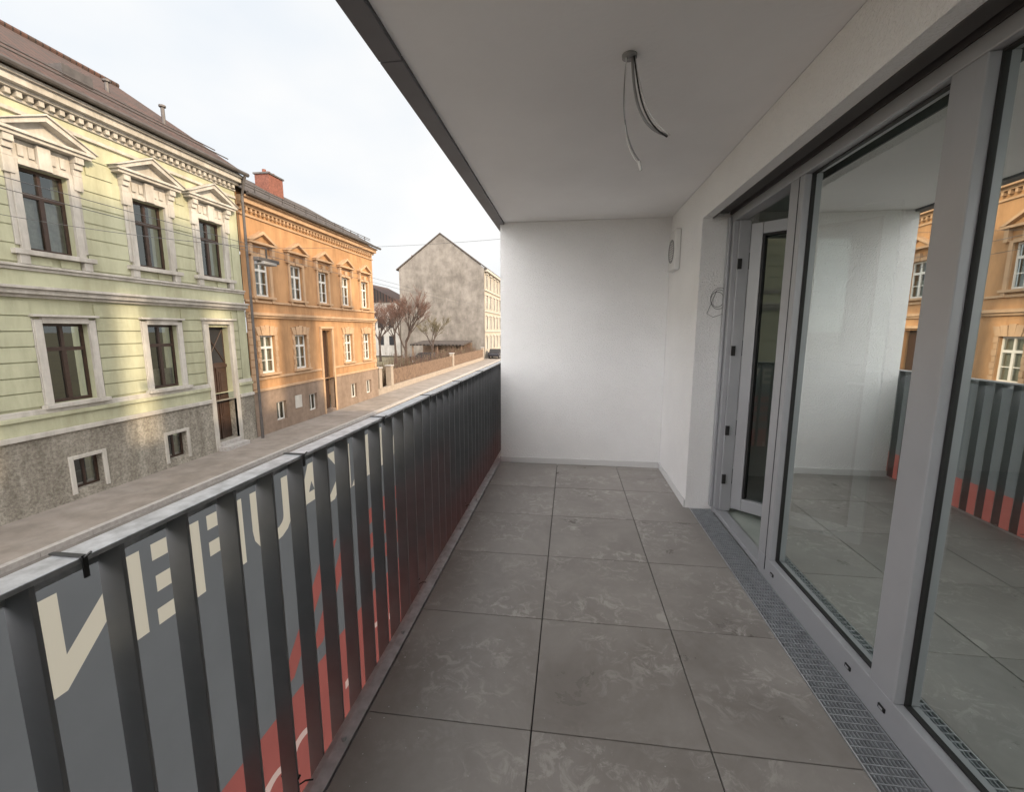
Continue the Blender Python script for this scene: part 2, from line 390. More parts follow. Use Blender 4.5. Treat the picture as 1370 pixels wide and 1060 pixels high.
def add_poly(poly,k,pr):
    b0=len(V); V.extend(Vector(p) for p in poly); n_=len(poly)
    E.extend((b0+i,b0+(i+1)%n_) for i in range(n_))
    tris=[(Vector(poly[0]),Vector(poly[i]),Vector(poly[i+1])) for i in range(1,n_-1)]
    regs.append((pr,k,tris))
def add_text(s,yhi,ylo,z0,z1,k,off):
    P,tr,ed=text_tris(s,yhi,ylo,z0,z1,off); b0=len(V); V.extend(P); E.extend((b0+a,b0+c_) for a,c_ in ed)
    regs.append((3,k,[(P[a],P[b_],P[c_]) for a,b_,c_ in tr]))
add_poly([(-2.2,-.35),(6.2,-.35),(6.2,.975),(-2.2,.975)],'banner',0)
add_poly([(-2.2,-.35),(6.2,-.35),(6.2,.18),(-2.2,.18)],'banred',1)
add_poly([(1.10,.24),(1.19,.24),(1.50,.58),(1.41,.58)],'banred',2)
add_poly([(1.27,.24),(1.36,.24),(1.62,.53),(1.53,.53)],'banred',2)
for z in (.27,.39,.51): add_poly([(1.72,z),(2.75,z),(2.75,z+.07),(1.72,z+.07)],'banred',2)
add_text('VERKAUFEN',2.16,.555,.735,.925,'bancream',.03)
add_text('lel-n-im',2.55,.98,-.14,.09,'banpink',.005)
ov,oe,of_,_,_,_=delaunay_2d_cdt(V,E,[],1,1e-6)
regs.sort(key=lambda r_:-r_[0])
def side(p,a,b_): return (b_.x-a.x)*(p.y-a.y)-(b_.y-a.y)*(p.x-a.x)
def inside(p,t):
    d1,d2,d3=side(p,t[0],t[1]),side(p,t[1],t[2]),side(p,t[2],t[0])
    return not((min(d1,d2,d3)<-1e-12) and (max(d1,d2,d3)>1e-12))
b=MB('cloth',bn)
for f in of_:
    pts=[ov[i] for i in f]; c_=sum(pts,Vector((0,0)))/len(pts); kk='banner'
    done=False
    for pr,k,tris in regs:
        for t in tris:
            if inside(c_,t): kk=k; done=True; break
        if done: break
    b.face([(BX,p.x,p.y) for p in pts],kk)
b.build()
b=MB('hem_eyelets',bn)
y=-.8
while y<6: b.tube([(BX+.001,y,.955),(BX+.004,y,.955)],.012,'galv',12); y+=.3
b.build()

# ------------------------------------------------------------------ facade helpers (faces look +x)
def split(lo,hi,blocks):
    segs=[(lo,hi)]
    for a,c in blocks:
        ns=[]
        for s0,s1 in segs:
            if c<=s0 or a>=s1: ns.append((s0,s1)); continue
            if a>s0: ns.append((s0,a))
            if c<s1: ns.append((c,s1))
        segs=ns
    return [s for s in segs if s[1]-s[0]>.02]
def wall_holes(mb,X,y0,y1,z0,z1,holes,k,depth=.28,krev=None):
    zs=sorted(set([z0,z1]+[h[2] for h in holes if z0<h[2]<z1]+[h[3] for h in holes if z0<h[3]<z1]))
    for a,c in zip(zs,zs[1:]):
        blk=[(h[0],h[1]) for h in holes if h[2]<c-1e-6 and h[3]>a+1e-6]
        for s0,s1 in split(y0,y1,blk): mb.face([(X,s0,a),(X,s1,a),(X,s1,c),(X,s0,c)],k)
    kr=krev or k
    for a,c,zb,zt in holes:
        xb=X-depth
        mb.face([(X,a,zb),(xb,a,zb),(xb,a,zt),(X,a,zt)],kr); mb.face([(X,c,zb),(X,c,zt),(xb,c,zt),(xb,c,zb)],kr)
        mb.face([(X,a,zb),(X,c,zb),(xb,c,zb),(xb,a,zb)],kr); mb.face([(X,a,zt),(xb,a,zt),(xb,c,zt),(X,c,zt)],kr)
def casement(mb,X,y0,y1,z0,z1,kf,curt=None,transom=.68,bars=False):
    f=.07; x0,x1=X-.06,X
    mb.box(x0,x1,y0,y0+f,z0,z1,kf); mb.box(x0,x1,y1-f,y1,z0,z1,kf)
    mb.box(x0,x1,y0+f,y1-f,z0,z0+f*1.2,kf); mb.box(x0,x1,y0+f,y1-f,z1-f,z1,kf)
    zt=z0+(z1-z0)*transom; ym=(y0+y1)/2
    mb.box(x0,x1+.02,y0+f,y1-f,zt-.05,zt+.05,kf)
    mb.box(x0,x1+.015,ym-.05,ym+.05,z0+f*1.2,zt-.05,kf); mb.box(x0,x1+.01,ym-.035,ym+.035,zt+.05,z1-f,kf)
    if bars:
        zm=z0+(zt-z0)*.5
        for a,c in ((y0+f,ym-.05),(ym+.05,y1-f)): mb.box(x0+.01,x1-.005,a,c,zm-.018,zm+.018,kf)
    mb.face([(X-.035,y0+f,z0+f),(X-.035,y1-f,z0+f),(X-.035,y1-f,z1-f),(X-.035,y0+f,z1-f)],'wglass')
    mb.box(X-.6,X-.5,y0-.1,y1+.1,z0-.1,z1+.1,'dark')
    if curt: 
        c0,c1=curt
        zz0=z0+(z1-z0)*c0; zz1=z0+(z1-z0)*c1
        nn=14
        for i in range(nn):
            a=y0+(y1-y0)*i/nn; c=y0+(y1-y0)*(i+1)/nn; xa=X-.16-.02*(i%2); xc=X-.16-.02*((i+1)%2)
            mb.face([(xa,a,zz0),(xc,c,zz0),(xc,c,zz1),(xa,a,zz1)],'curtain')
def basement_win(mb,X,yc,z0,z1,w,kf):
    y0,y1=yc-w/2,yc+w/2
    for a,c,zz0,zz1 in ((y0,y0+.06,z0,z1),(y1-.06,y1,z0,z1),(y0+.06,y1-.06,z0,z0+.06),(y0+.06,y1-.06,z1-.06,z1),(yc-.03,yc+.03,z0+.06,z1-.06)):
        mb.box(X-.05,X,a,c,zz0,zz1,kf)
    mb.face([(X-.03,y0,z0),(X-.03,y1,z0),(X-.03,y1,z1),(X-.03,y0,z1)],'wglass'); mb.box(X-.5,X-.4,y0,y1,z0,z1,'dark')

FX=-13.0
# ---------------- green house
gh=empty('green_townhouse')
Y0,Y1=-6,16.30
up=[-1.1,1.6,4.4,7.1,9.87,12.6,14.95]; lo=up[:-1]
UZ=(1.91+C,3.87+C); LZ=(-1.85+C,.17+C)
H=[(y-.53,y+.53,*UZ) for y in up]+[(y-.53,y+.53,*LZ) for y in lo]
DY=(14.35,15.35); DZ=(-4.15+C,.12+C)
H.append((*DY,*DZ))
base=[(y-.36,y+.36,-4.2+C,-3.38+C) for y in lo]
w=MB('facade_wall',gh)
wall_holes(w,FX,Y0,Y1,-2.35+C,5.9+C,[h for h in H if h is not H[-1]]+[(DY[0],DY[1],-2.35+C,DZ[1])],'gwall')
wall_holes(w,FX+.10,Y0,Y1,GZ-.1,-2.62+C,base+[(DY[0],DY[1],DZ[0],-2.62+C)],'pebble',depth=.36)
def bands(z0,z1,h,blk,prj):
    z=z0
    while z+.05<z1:
        zt=min(z+h,z1)
        bl=[(a,c) for a,c,b0,b1 in blk if b0<zt and b1>z]
        for s0,s1 in split(Y0+.35,Y1-.45,bl): w.box(FX+.001,FX+prj,s0,s1,z,zt-.03,'gwall')
        z+=h
blkU=[(y-.80,y+.80,1.5+C,4.62+C) for y in up]+[(y-1.02,y+1.02,4.2+C,5.2+C) for y in up]
blkL=[(y-.74,y+.74,-1.95+C,.42+C) for y in lo]+[(DY[0]-.22,DY[1]+.22,-4+C,.4+C)]
bands(1.62+C,5.02+C,.42,blkU,.03); bands(-1.86+C,.76+C,.37,blkL,.043)
w.box(FX+.001,FX+.038,Y1-.42,Y1-.002,-2.1+C,5.0+C,'gwall')
w.build()
t=MB('stone_trim',gh)
def tb(z0,z1,p,k='gtrim',a=Y0,c=Y1): t.box(FX-.02,FX+p,a,c,z0+C,z1+C,k)
for a,c in ((Y0,DY[0]-.2),(DY[1]+.2,Y1)):
    tb(-2.62,-2.50,.16,'gtrim',a,c); tb(-2.499,-2.16,.09,'gwall',a,c); tb(-2.159,-2.06,.15,'gwall',a,c); tb(-2.059,-1.93,.10,'gtrim',a,c)
tb(.78,.86,.10); tb(.861,.98,.20); tb(.981,1.05,.27); tb(1.051,1.42,.05,'gwall'); tb(1.421,1.50,.10); tb(1.501,1.56,.15)
tb(5.03,5.12,.08); tb(5.121,5.30,.05,'gwall'); tb(5.301,5.36,.10); tb(5.50,5.58,.26); tb(5.581,5.74,.40); tb(5.741,5.82,.48)
y=Y0+.05
while y<Y1-.1:
    t.box(FX,FX+.20,y,y+.11,5.361+C,5.499+C,'gtrim'); y+=.22
for y in up:
    z0,z1=UZ
    for s in (-1,1):
        a,c=sorted((y+s*.535,y+s*.70)); t.box(FX,FX+.09,a,c,z0-.001,z1+.12,'gtrim')
        a,c=sorted((y+s*.70,y+s*.79)); t.box(FX,FX+.055,a,c,z0+.1,z1+.05,'gtrim')
        a,c=sorted((y+s*.62,y+s*.84)); t.box(FX,FX+.12,a,c,z1-.25,z1+.121,'gtrim')
        for i,(pr,zz0,zz1) in enumerate(((.12,.122,.28),(.18,.28,.42),(.24,.42,.58))):
            a,c=sorted((y+s*.64,y+s*.84)); t.box(FX,FX+pr,a,c,z1+zz0,z1+zz1-.002,'gtrim')
        a,c=sorted((y+s*.60,y+s*.80)); t.box(FX,FX+.13,a,c,z0-.34,z0-.12,'gtrim')
        t.box(FX,FX+.045,*sorted((y+s*.10,y+s*.55)),z0-.33,z0-.13,'gwall')
    t.box(FX,FX+.10,y-.534,y+.534,z1+.001,z1+.12,'gtrim')
    t.box(FX,FX+.05,y-.63,y+.63,z1+.121,z1+.56,'gtrim')
    for i in range(5): t.box(FX,FX+.09,y-.5+i*.22,y-.38+i*.22,z1+.2,z1+.46,'gtrim')
    t.box(FX,FX+.16,y-.14,y+.14,z1+.0015,z1+.55,'gtrim')
    t.box(FX,FX+.28,y-1.02,y+1.02,z1+.581,z1+.66,'gtrim'); t.box(FX,FX+.34,y-1.08,y+1.08,z1+.661,z1+.73,'gtrim')
    zb=z1+.731; hp=.52
    t.prismx([(y-.9,zb),(y+.9,zb),(y,zb+hp-.1)],FX,FX+.12,'gtrim')
    for s in (-1,1):
        t.prismx([(y+s*1.10,zb),(y+s*.86,zb),(y,zb+hp-.13),(y,zb+hp)][::s],FX,FX+.34,'gtrim')
        t.prismx([(y+s*1.14,zb+.002),(y+s*1.10,zb+.002),(y,zb+hp),(y,zb+hp+.05)][::s],FX,FX+.39,'gtrim')
    t.box(FX,FX+.17,y-.9,y+.9,z0-.119,z0-.002,'gtrim')
for y in lo:
    z0,z1=LZ
    for s in (-1,1):
        a,c=sorted((y+s*.535,y+s*.70)); t.box(FX,FX+.08,a,c,z0,z1+.10,'gtrim'); a,c=sorted((y+s*.70,y+s*.73)); t.box(FX,FX+.05,a,c,z0,z1+.12,'gtrim')
    t.box(FX,FX+.085,y-.534,y+.534,z1+.001,z1+.16,'gtrim'); t.box(FX,FX+.16,y-.76,y+.76,z1+.161,z1+.22,'gtrim')
    t.box(FX,FX+.18,y-.78,y+.78,z0-.10,z0-.001,'gtrim')
for y in lo:
    for s in (-1,1):
        a,c=sorted((y+s*.365,y+s*.47)); t.box(FX+.08,FX+.14,a,c,-4.3+C,-3.28+C,'gtrim')
    t.box(FX+.08,FX+.14,y-.36,y+.36,-3.378+C,-3.28+C,'gtrim')
for s,yy in ((-1,DY[0]),(1,DY[1])):
    a,c=sorted((yy,yy+s*.19)); t.box(FX,FX+.12,a,c,GZ,DZ[1]+.1,'gtrim')
t.box(FX,FX+.13,DY[0]-.19,DY[1]+.19,DZ[1]+.101,DZ[1]+.24,'gtrim'); t.box(FX,FX+.22,DY[0]-.25,DY[1]+.25,DZ[1]+.241,DZ[1]+.31,'gtrim')
t.box(FX-.3,FX+.45,DY[0]-.1,DY[1]+.1,GZ-.05,GZ+.15,'kerb'); t.box(FX-.3,FX+.15,DY[0],DY[1],GZ+.1501,GZ+.30,'kerb')
t.build(bevel=.008)
wi=MB('windows',gh)
cs=[(0,.6),None,(0,1),(.3,1),(0,.66),None,None]
for i,y in enumerate(up): casement(wi,FX-.14,y-.53,y+.53,*UZ,'brown',cs[i],bars=False)
for i,y in enumerate(lo): casement(wi,FX-.14,y-.53,y+.53,*LZ,'brown',(0,.3) if i%2 else None)
for y in lo: basement_win(wi,FX-.08,y,-4.2+C,-3.38+C,.72,'brown')
wi.build()
d=MB('front_door',gh)
xd=FX-.22; d.box(xd-.06,xd,*DY,*DZ,'brown')
zt=DZ[0]+2.75
d.box(xd,xd+.05,DY[0],DY[1],zt,zt+.12,'brown'); ym=sum(DY)/2
d.box(xd,xd+.045,ym-.035,ym+.035,DZ[0],zt,'brown')
for s in (-1,1):
    for z0,z1 in ((.25,.8),(.9,1.5),(1.6,2.6)):
        a,c=sorted((ym+s*.08,ym+s*.42)); d.box(xd,xd+.03,a,c,DZ[0]+z0,DZ[0]+z1,'brown'); d.box(xd,xd+.045,a+.06,c-.06,DZ[0]+z0+.08,DZ[0]+z1-.08,'brown')
d.face([(xd+.003,DY[0]+.06,zt+.18),(xd+.003,DY[1]-.06,zt+.18),(xd+.003,DY[1]-.06,DZ[1]-.06),(xd+.003,DY[0]+.06,DZ[1]-.06)],'dark')
for s in (-1,1): d.tube([(xd+.02,ym-s*.42,zt+.2),(xd+.02,ym+s*.42,DZ[1]-.1)],.02,'brown')
d.build()
rf=MB('roof',gh)
e=5.93+C; rg=9.35+C
rf.face([(FX+.55,Y0,e),(FX+.55,Y1+.1,e),(FX-4.6,Y1+.1,rg),(FX-4.6,Y0,rg)],'roofred')
rf.face([(FX-4.6,Y0,rg),(FX-4.6,Y1+.1,rg),(FX-10,Y1+.1,e),(FX-10,Y0,e)],'roofred')
rf.prismy([(FX-10,e-.15),(FX+.53,e-.15),(FX-4.6,rg-.03)],Y1,Y1+.09,'gutter')
rf.box(FX-10,FX-.03,Y1-.02,Y1-.001,GZ,e-.16,'gwall')
rf.box(FX-10,FX+.5,Y1+.002,Y1+.05,e-.4,e-.152,'gutter')
rf.tube([(FX+.60,Y0,e-.04),(FX+.60,Y1+.1,e-.04)],.075,'gutter',8)
rf.tube([(FX-4.6,Y0,rg+.03),(FX-4.6,Y1+.1,rg+.03)],.10,'roofred',8)
for k in (.25,.45):
    rf.tube([(FX+.55-5.15*k*.5,Y0,e+3.42*k*.5+.12),(FX+.55-5.15*k*.5,Y1,e+3.42*k*.5+.12)],.02,'gutter')
rf.box(FX-1.5,FX-1.0,11.5,12.3,e+1.05,e+1.35,'gutter')
for y,x,h in ((10.5,-2.2,.5),(15.2,-1.6,.9),(13.8,-2.2,.5)):
    zz=e+(.55-x)*.66; rf.tube([(FX+x,y,zz-.2),(FX+x,y,zz+h*.6)],.06,'gutter',8); rf.tube([(FX+x,y,zz+h*.6),(FX+x,y,zz+h*.6+.06)],.11,'gutter',8)
rf.build()
dp=MB('downpipe',gh)
dp.tube([(FX+.6,Y1-.05,e-.08),(FX+.5,Y1-.04,e-.35),(FX+.34,Y1+.02,e-.8),(FX+.34,Y1+.02,GZ+.9)],.05,'gutter',8); dp.tube([(FX+.34,Y1+.02,GZ+.9),(FX+.34,Y1+.02,GZ+.0)],.06,'gutter',8); dp.build()

# ---------------- orange house
oh=empty('orange_townhouse')
A0,A1=16.42,28.3; OX=FX-.03
ups=[17.55,19.95,22.25,24.6,26.95]; los=[17.55,19.95,24.6,26.95]
OU=(1.42+C,3.02+C); OL=(-1.85+C,-.22+C)
w=MB('facade_wall',oh)
hs=[(y-.47,y+.47,*OU) for y in ups]+[(y-.47,y+.47,*OL) for y in los]+[(21.75,22.75,-2.58+C,.0+C)]
wall_holes(w,OX,A0,A1,-2.58+C,5.4+C,hs,'owall',depth=.22)
ob=[(y-.35,y+.35,-4.05+C,-3.2+C) for y in (18.1,20.6,24.9,26.9)]
wall_holes(w,OX+.06,A0,A1,GZ-.1,-2.581+C,ob+[(21.75,22.75,-4.3+C,-2.581+C)],'oplinth',depth=.3)
w.face([(OX,A1,GZ),(OX-9,A1,GZ),(OX-9,A1,5.4+C),(OX,A1,5.4+C)],'owall')
w.build()
t=MB('stone_trim',oh)
def ob_(z0,z1,p,k='otrim'): t.box(OX-.02,OX+p,A0,A1+.03,z0+C,z1+C,k)
t.box(OX-.02,OX+.10,A0,21.6,-2.58+C,-2.48+C,'otrim'); t.box(OX-.02,OX+.10,22.9,A1+.03,-2.58+C,-2.48+C,'otrim')
for a,c in ((A0,21.6),(22.9,A1+.02)): t.box(OX-.02,OX+.05,a,c,-2.1+C,-2.0+C,'otrim')
ob_(.52,.62,.10); ob_(.621,.74,.18); ob_(1.15,1.24,.07)
ob_(4.55,4.63,.06); ob_(4.88,4.98,.16); ob_(4.981,5.16,.32); ob_(5.161,5.24,.42)
y=A0+.1
while y<A1-.1: t.box(OX,OX+.14,y,y+.1,4.74+C,4.879+C,'otrim'); y+=.26
for y0 in (A0+.02,A1-.38):
    z=-2.45+C
    i=0
    while z<.45+C: t.box(OX,OX+.04,y0,y0+(.36 if i%2 else .26),z,z+.28,'otrim'); z+=.31; i+=1
for y in ups:
    z0,z1=OU
    for s in (-1,1):
        a,c=sorted((y+s*.475,y+s*.62)); t.box(OX,OX+.07,a,c,z0,z1+.1,'otrim')
        a,c=sorted((y+s*.60,y+s*.76)); t.box(OX,OX+.16,a,c,z1+.05,z1+.50,'otrim')
        a,c=sorted((y+s*.46,y+s*.62)); t.box(OX,OX+.10,a,c,z0-.26,z0-.10,'otrim')
    t.box(OX,OX+.075,y-.474,y+.474,z1+.001,z1+.14,'otrim'); t.box(OX,OX+.13,y-.12,y+.12,z1+.002,z1+.34,'otrim')
    t.box(OX,OX+.24,y-.84,y+.84,z1+.51,z1+.60,'otrim')
    zb=z1+.601; t.prismx([(y-.84,zb),(y+.84,zb),(y,zb+.40)],OX,OX+.10,'owall')
    for s in (-1,1): t.prismx([(y+s*.88,zb),(y+s*.68,zb),(y,zb+.34),(y,zb+.47)][::s],OX,OX+.26,'otrim')
    t.box(OX,OX+.14,y-.7,y+.7,z0-.10,z0-.001,'otrim')
for y in los:
    z0,z1=OL
    for s in (-1,1):
        for i in range(7): 
            ww=.60 if i%2 else .66
            a,c=sorted((y+s*.475,y+s*ww)); t.box(OX,OX+.05+.012*(i%2),a,c,z0+i*.235,z0+i*.235+.22,'otrim')
    for i in range(5):
        f=(i-2); t.prismx([(y+f*.24-.11,z1+.002),(y+f*.24+.11,z1+.002),(y+f*.30+.13,z1+.36+.04*(2-abs(f))),(y+f*.30-.13,z1+.36+.04*(2-abs(f)))],OX,OX+.07+.02*(i%2),'otrim')
    t.box(OX,OX+.13,y-.66,y+.66,z0-.09,z0-.001,'otrim')
for s,yy in ((-1,21.75),(1,22.75)):
    a,c=sorted((yy,yy+s*.14)); t.box(OX,OX+.09,a,c,GZ,.08+C,'otrim')
t.box(OX,OX+.12,21.6,22.9,.081+C,.2+C,'otrim')
t.box(OX+.05,OX+.09,19.1,19.6,-3.7+C,-3.1+C,'gtrim')
t.build(bevel=.006)
wi=MB('windows',oh)
for i,y in enumerate(ups): casement(wi,OX-.10,y-.47,y+.47,*OU,'wwin',(0,1) if i in(0,3) else (0,.5),bars=True)
for i,y in enumerate(los): casement(wi,OX-.10,y-.47,y+.47,*OL,'wwin',(0,.6) if i%2 else (0,1),bars=True)
for h in ob: basement_win(wi,OX-.08,(h[0]+h[1])/2,h[2],h[3],.7,'wwin')
wi.box(OX-.35,OX-.3,21.75,22.75,-4.3+C,0+C,'brown'); wi.box(OX-.3,OX-.27,21.9,22.2,-3.9+C,-2.2+C,'brown'); wi.box(OX-.3,OX-.27,22.3,22.6,-3.9+C,-2.2+C,'brown')
wi.build()
rf=MB('roof',oh); e=5.33+C; rg=e+2.75
rf.face([(OX+.5,A0,e),(OX+.5,A1+.2,e),(OX-4.5,A1+.2,rg),(OX-4.5,A0,rg)],'roofdark')
rf.face([(OX-4.5,A0,rg),(OX-4.5,A1+.2,rg),(OX-9.4,A1+.2,e),(OX-9.4,A0,e)],'roofdark')
rf.prismy([(OX-9,e-.15),(OX+.4,e-.15),(OX-4.5,rg-.08)],A1,A1+.03,'owall')
rf.tube([(OX+.54,A0,e-.04),(OX+.54,A1+.2,e-.04)],.07,'gutter',8)
rf.tube([(OX-.05,A0,e+.45),(OX-.05,A1,e+.45)],.02,'gutter'); rf.tube([(OX-.05,A0,e+.55),(OX-.05,A1,e+.55)],.02,'gutter')
y=A0+.3
while y<A1: rf.box(OX-.07,OX-.03,y,y+.03,e+.25,e+.58,'gutter'); y+=.9
rf.box(OX-3.9,OX-3.1,22.9,24.1,e+1.4,e+2.95,'brick'); rf.box(OX-3.96,OX-3.04,22.84,24.16,e+2.951,e+3.03,'gutter')
for i in range(3): rf.tube([(OX-3.5,23.15+i*.35,e+3.03),(OX-3.5,23.15+i*.35,e+3.25)],.1,'brick',8)
rf.build()

# ---------------- distant gable house
gb=empty('gabled_apartment_house')
b=MB('walls',gb)
gx0,gx1,gy0,gy1=-26.9,-13.3,68,100; ez=9.5+C; az=14.6+C
b.prismy([(gx0,GZ),(gx1,GZ),(gx1,ez),((gx0+gx1)/2,az),(gx0,ez)],gy0,gy0+.4,'gable')
b.box(gx0+.02,gx1-.02,gy0+.4,gy1,GZ,ez,'beige')
b.build()
b=MB('roof',gb); m_=(gx0+gx1)/2
for s,xx in ((1,gx1),(-1,gx0)):
    b.prismy([(xx+s*.4,ez-.2),(m_,az+.05),(m_,az+.25),(xx+s*.45,ez)][::s],gy0-.08,gy1,'roofdark')
b.box(gx0+1,gx0+2,gy0+3,gy0+4.5,ez,ez+2.6,'brick'); b.build()
b=MB('street_windows',gb)
for i in range(9):
    yc=gy0+2+i*3.3
    for fl in range(4):
        z0=GZ+1.5+fl*3.2
        b.box(gx1-.01,gx1+.02,yc-.5,yc+.5,z0,z0+1.8,'dark'); b.box(gx1-.01,gx1+.12,yc-.75,yc-.51,z0-.1,z0+2,'gtrim'); b.box(gx1-.01,gx1+.12,yc+.51,yc+.75,z0-.1,z0+2,'gtrim'); b.box(gx1-.01,gx1+.25,yc-.85,yc+.85,z0+2.01,z0+2.2,'gtrim')
for fl in range(4): b.box(gx1-.01,gx1+.16,gy0+.41,gy1,GZ+4.2+fl*3.2,GZ+4.4+fl*3.2,'gtrim')
b.box(gx1-.02,gx1+.5,gy0+.4,gy1,ez-.5,ez-.15,'gtrim')
b.build()
hh=empty('white_house'); b=MB('walls',hh); b.box(-42,-29.5,74,84,GZ,6.2,'gtrim'); b.prismy([(-42.4,6.2),(-29.1,6.2),(-35.75,9.6)],73.7,84.3,'roofred')
for x in (-33,-31,-36,-39):
    for z in (-1.2,1.8): b.box(x-.5,x+.5,73.95,74.02,z,z+1.6,'dark')
b.build()
fh=empty('distant_townhouse'); b=MB('walls',fh); b.box(-13.6-10,-14.6,101,140,GZ,10,'beige'); b.prismy([(-24,10),(-14.3,10),(-19,13)],101,140,'roofdark'); b.build()

# ------------------------------------------------------------------ ground
b=MB('ground',None); b.face([(-900,-900,GZ-.16),(900,-900,GZ-.16),(900,900,GZ-.16),(-900,900,GZ-.16)],'earth'); b.build()
b=MB('road',None); b.face([(-10.6,-40,GZ-.12),(-3.6,-40,GZ-.12),(-3.6,300,GZ-.12),(-10.6,300,GZ-.12)],'asphalt'); b.build()
b=MB('pavement',None); b.box(-14.4,-10.75,-40,300,GZ-.15,GZ,'pave'); b.build()
b=MB('pavement',None); b.box(-3.45,.9,-40,300,GZ-.15,GZ,'pave'); b.build()
b=MB('kerb',None)
y=-40
while y<150: b.box(-10.748,-10.6,y,y+.99,GZ-.15,GZ+.004,'kerb'); b.box(-3.6,-3.452,y,y+.99,GZ-.15,GZ+.004,'kerb'); y+=1
b.build()
b=MB('garden_ground',None); b.face([(-60,28.4,GZ+.004),(-13.2,28.4,GZ+.004),(-13.2,68,GZ+.004),(-60,68,GZ+.004)],'earth'); b.build()

fe=empty('garden_fence'); b=MB('slats',fe)
y=31
while y<66:
    b.box(-13.15,-13.11,y,y+.115,GZ+.45,GZ+1.6+.03*math.sin(y*9),'fence'); y+=.14
b.box(-13.2,-13.151,31,66,GZ+.6,GZ+.68,'fence'); b.box(-13.2,-13.151,31,66,GZ+1.25,GZ+1.33,'fence'); b.build()
b=MB('plinth_and_pillars',fe); b.box(-13.3,-13.05,28.4,66,GZ,GZ+.42,'pillar')
for y in (28.6,30.6,48,65.6): b.box(-13.4,-13.0,y,y+.45,GZ+.421,GZ+1.85,'pillar'); b.box(-13.45,-12.95,y-.05,y+.5,GZ+1.851,GZ+1.93,'kerb')
b.build()
cp=empty('carport'); b=MB('parts',cp); b.prismx([(60,-.75),(66,-.35),(66,-.15),(60,-.55)],-22.5,-14.8,'roofdark')
for x in (-22.2,-18.6,-15.1):
    b.box(x-.08,x+.08,60.2,60.36,GZ,-.72,'fence')
b.box(-22.5,-14.8,65.5,65.7,GZ,-.5,'fence'); b.build()

def tree(name,loc,h,k='bark',kt='twig',seed=1,spread=.5,levels=5,r0=None):
    rnd=random.Random(seed); e_=empty(name); mb=MB('branches',e_); tw=MB('twigs',e_)
    def rec(p,d,L,r,lv):
        q=p+d*L
        mid=p+d*L*.5+Vector((rnd.uniform(-1,1),rnd.uniform(-1,1),0))*L*.05
        (mb if lv>1 else tw).tube([p,mid,q],r,k if lv>1 else kt,5 if lv>2 else 3,r2=r*.62)
        if lv==0: return
        nb=rnd.choice((3,4)) if lv>1 else 6
        for i in range(nb):
            a=rnd.uniform(0,2*math.pi); s=spread*rnd.uniform(.5,1.25)
            nd=(d+Vector((math.cos(a)*s,math.sin(a)*s,rnd.uniform(-.02,.3)))).normalized()
            st=p.lerp(q,rnd.uniform(.55,1)) if i else q
            rec(st,nd,L*rnd.uniform(.64,.84),max(.014,r*.55),lv-1)
    rec(Vector(loc),Vector((0,0,1)),h*.24,r0 or h*.016,levels)
    mb.build(); tw.build()
tree('bare_tree',(-20.0,52,GZ),13,seed=3,spread=.62)
tree('bare_tree',(-23.5,57,GZ),12.5,seed=5,spread=.6)
tree('bare_tree',(-17.6,55,GZ),8.5,kt='twig2',seed=8,spread=.6)
tree('bare_tree',(-27,60,GZ),12,seed=11,spread=.6)
hd=MB('shrub_hedge',None); rnd=random.Random(4)
for i in range(2600):
    y=rnd.uniform(29,65); x=-13.6-abs(rnd.gauss(0,1.0)); hgt=1.2+.7*math.sin(y*.9)*math.sin(y*.37+1)+rnd.uniform(0,1.0)
    p=Vector((x,y,GZ)); q=p+Vector((rnd.uniform(-.4,.4),rnd.uniform(-.4,.4),max(.5,hgt)))
    hd.tube([p,p.lerp(q,.5)+Vector((rnd.uniform(-.1,.1),rnd.uniform(-.1,.1),0)),q],.018,rnd.choice(('twig','twig','twig2')),3,r2=.006)
    for j in range(3):
        a=p.lerp(q,rnd.uniform(.4,1)); s=.07; u=Vector((rnd.uniform(-1,1),rnd.uniform(-1,1),rnd.uniform(-1,1)))*s; v_=Vector((rnd.uniform(-1,1),rnd.uniform(-1,1),rnd.uniform(-1,1)))*s
        hd.face([a,a+u,a+v_],rnd.choice(('twig','twig2')))
hd.build()

def car(x,y,rot,k='car'):
    e_=empty('parked_car'); b=MB('body',e_)
    prof=[(-2.1,.35),(2.1,.35),(2.15,.75),(1.95,.95),(1.2,1.0),(-1.7,1.02),(-2.1,.9),(-2.15,.6)]
    b.prismx(prof,-.87,.87,k); ca=[(-1.75,1.02),(1.15,1.0),(.55,1.44),(-1.2,1.48)]
    b.prismx(ca,-.74,.74,'dark'); b.prismx([(-1.2,1.481),(.55,1.441),(.45,1.5),(-1.1,1.53)],-.7,.7,k)
    b.build(bevel=.05)
    b=MB('wheels',e_)
    for yy in (-1.35,1.35):
        for s in (-1,1): b.tube([(s*.70,yy,.33),(s*.90,yy,.33)],.33,'tyre',18); b.tube([(s*.88,yy,.33),(s*.91,yy,.33)],.2,'rail',12)
    b.build()
    e_.location=(x,y,GZ); e_.rotation_euler=(0,0,rot)
car(-11.9,70,0); car(-19.5,57.5,1.4)

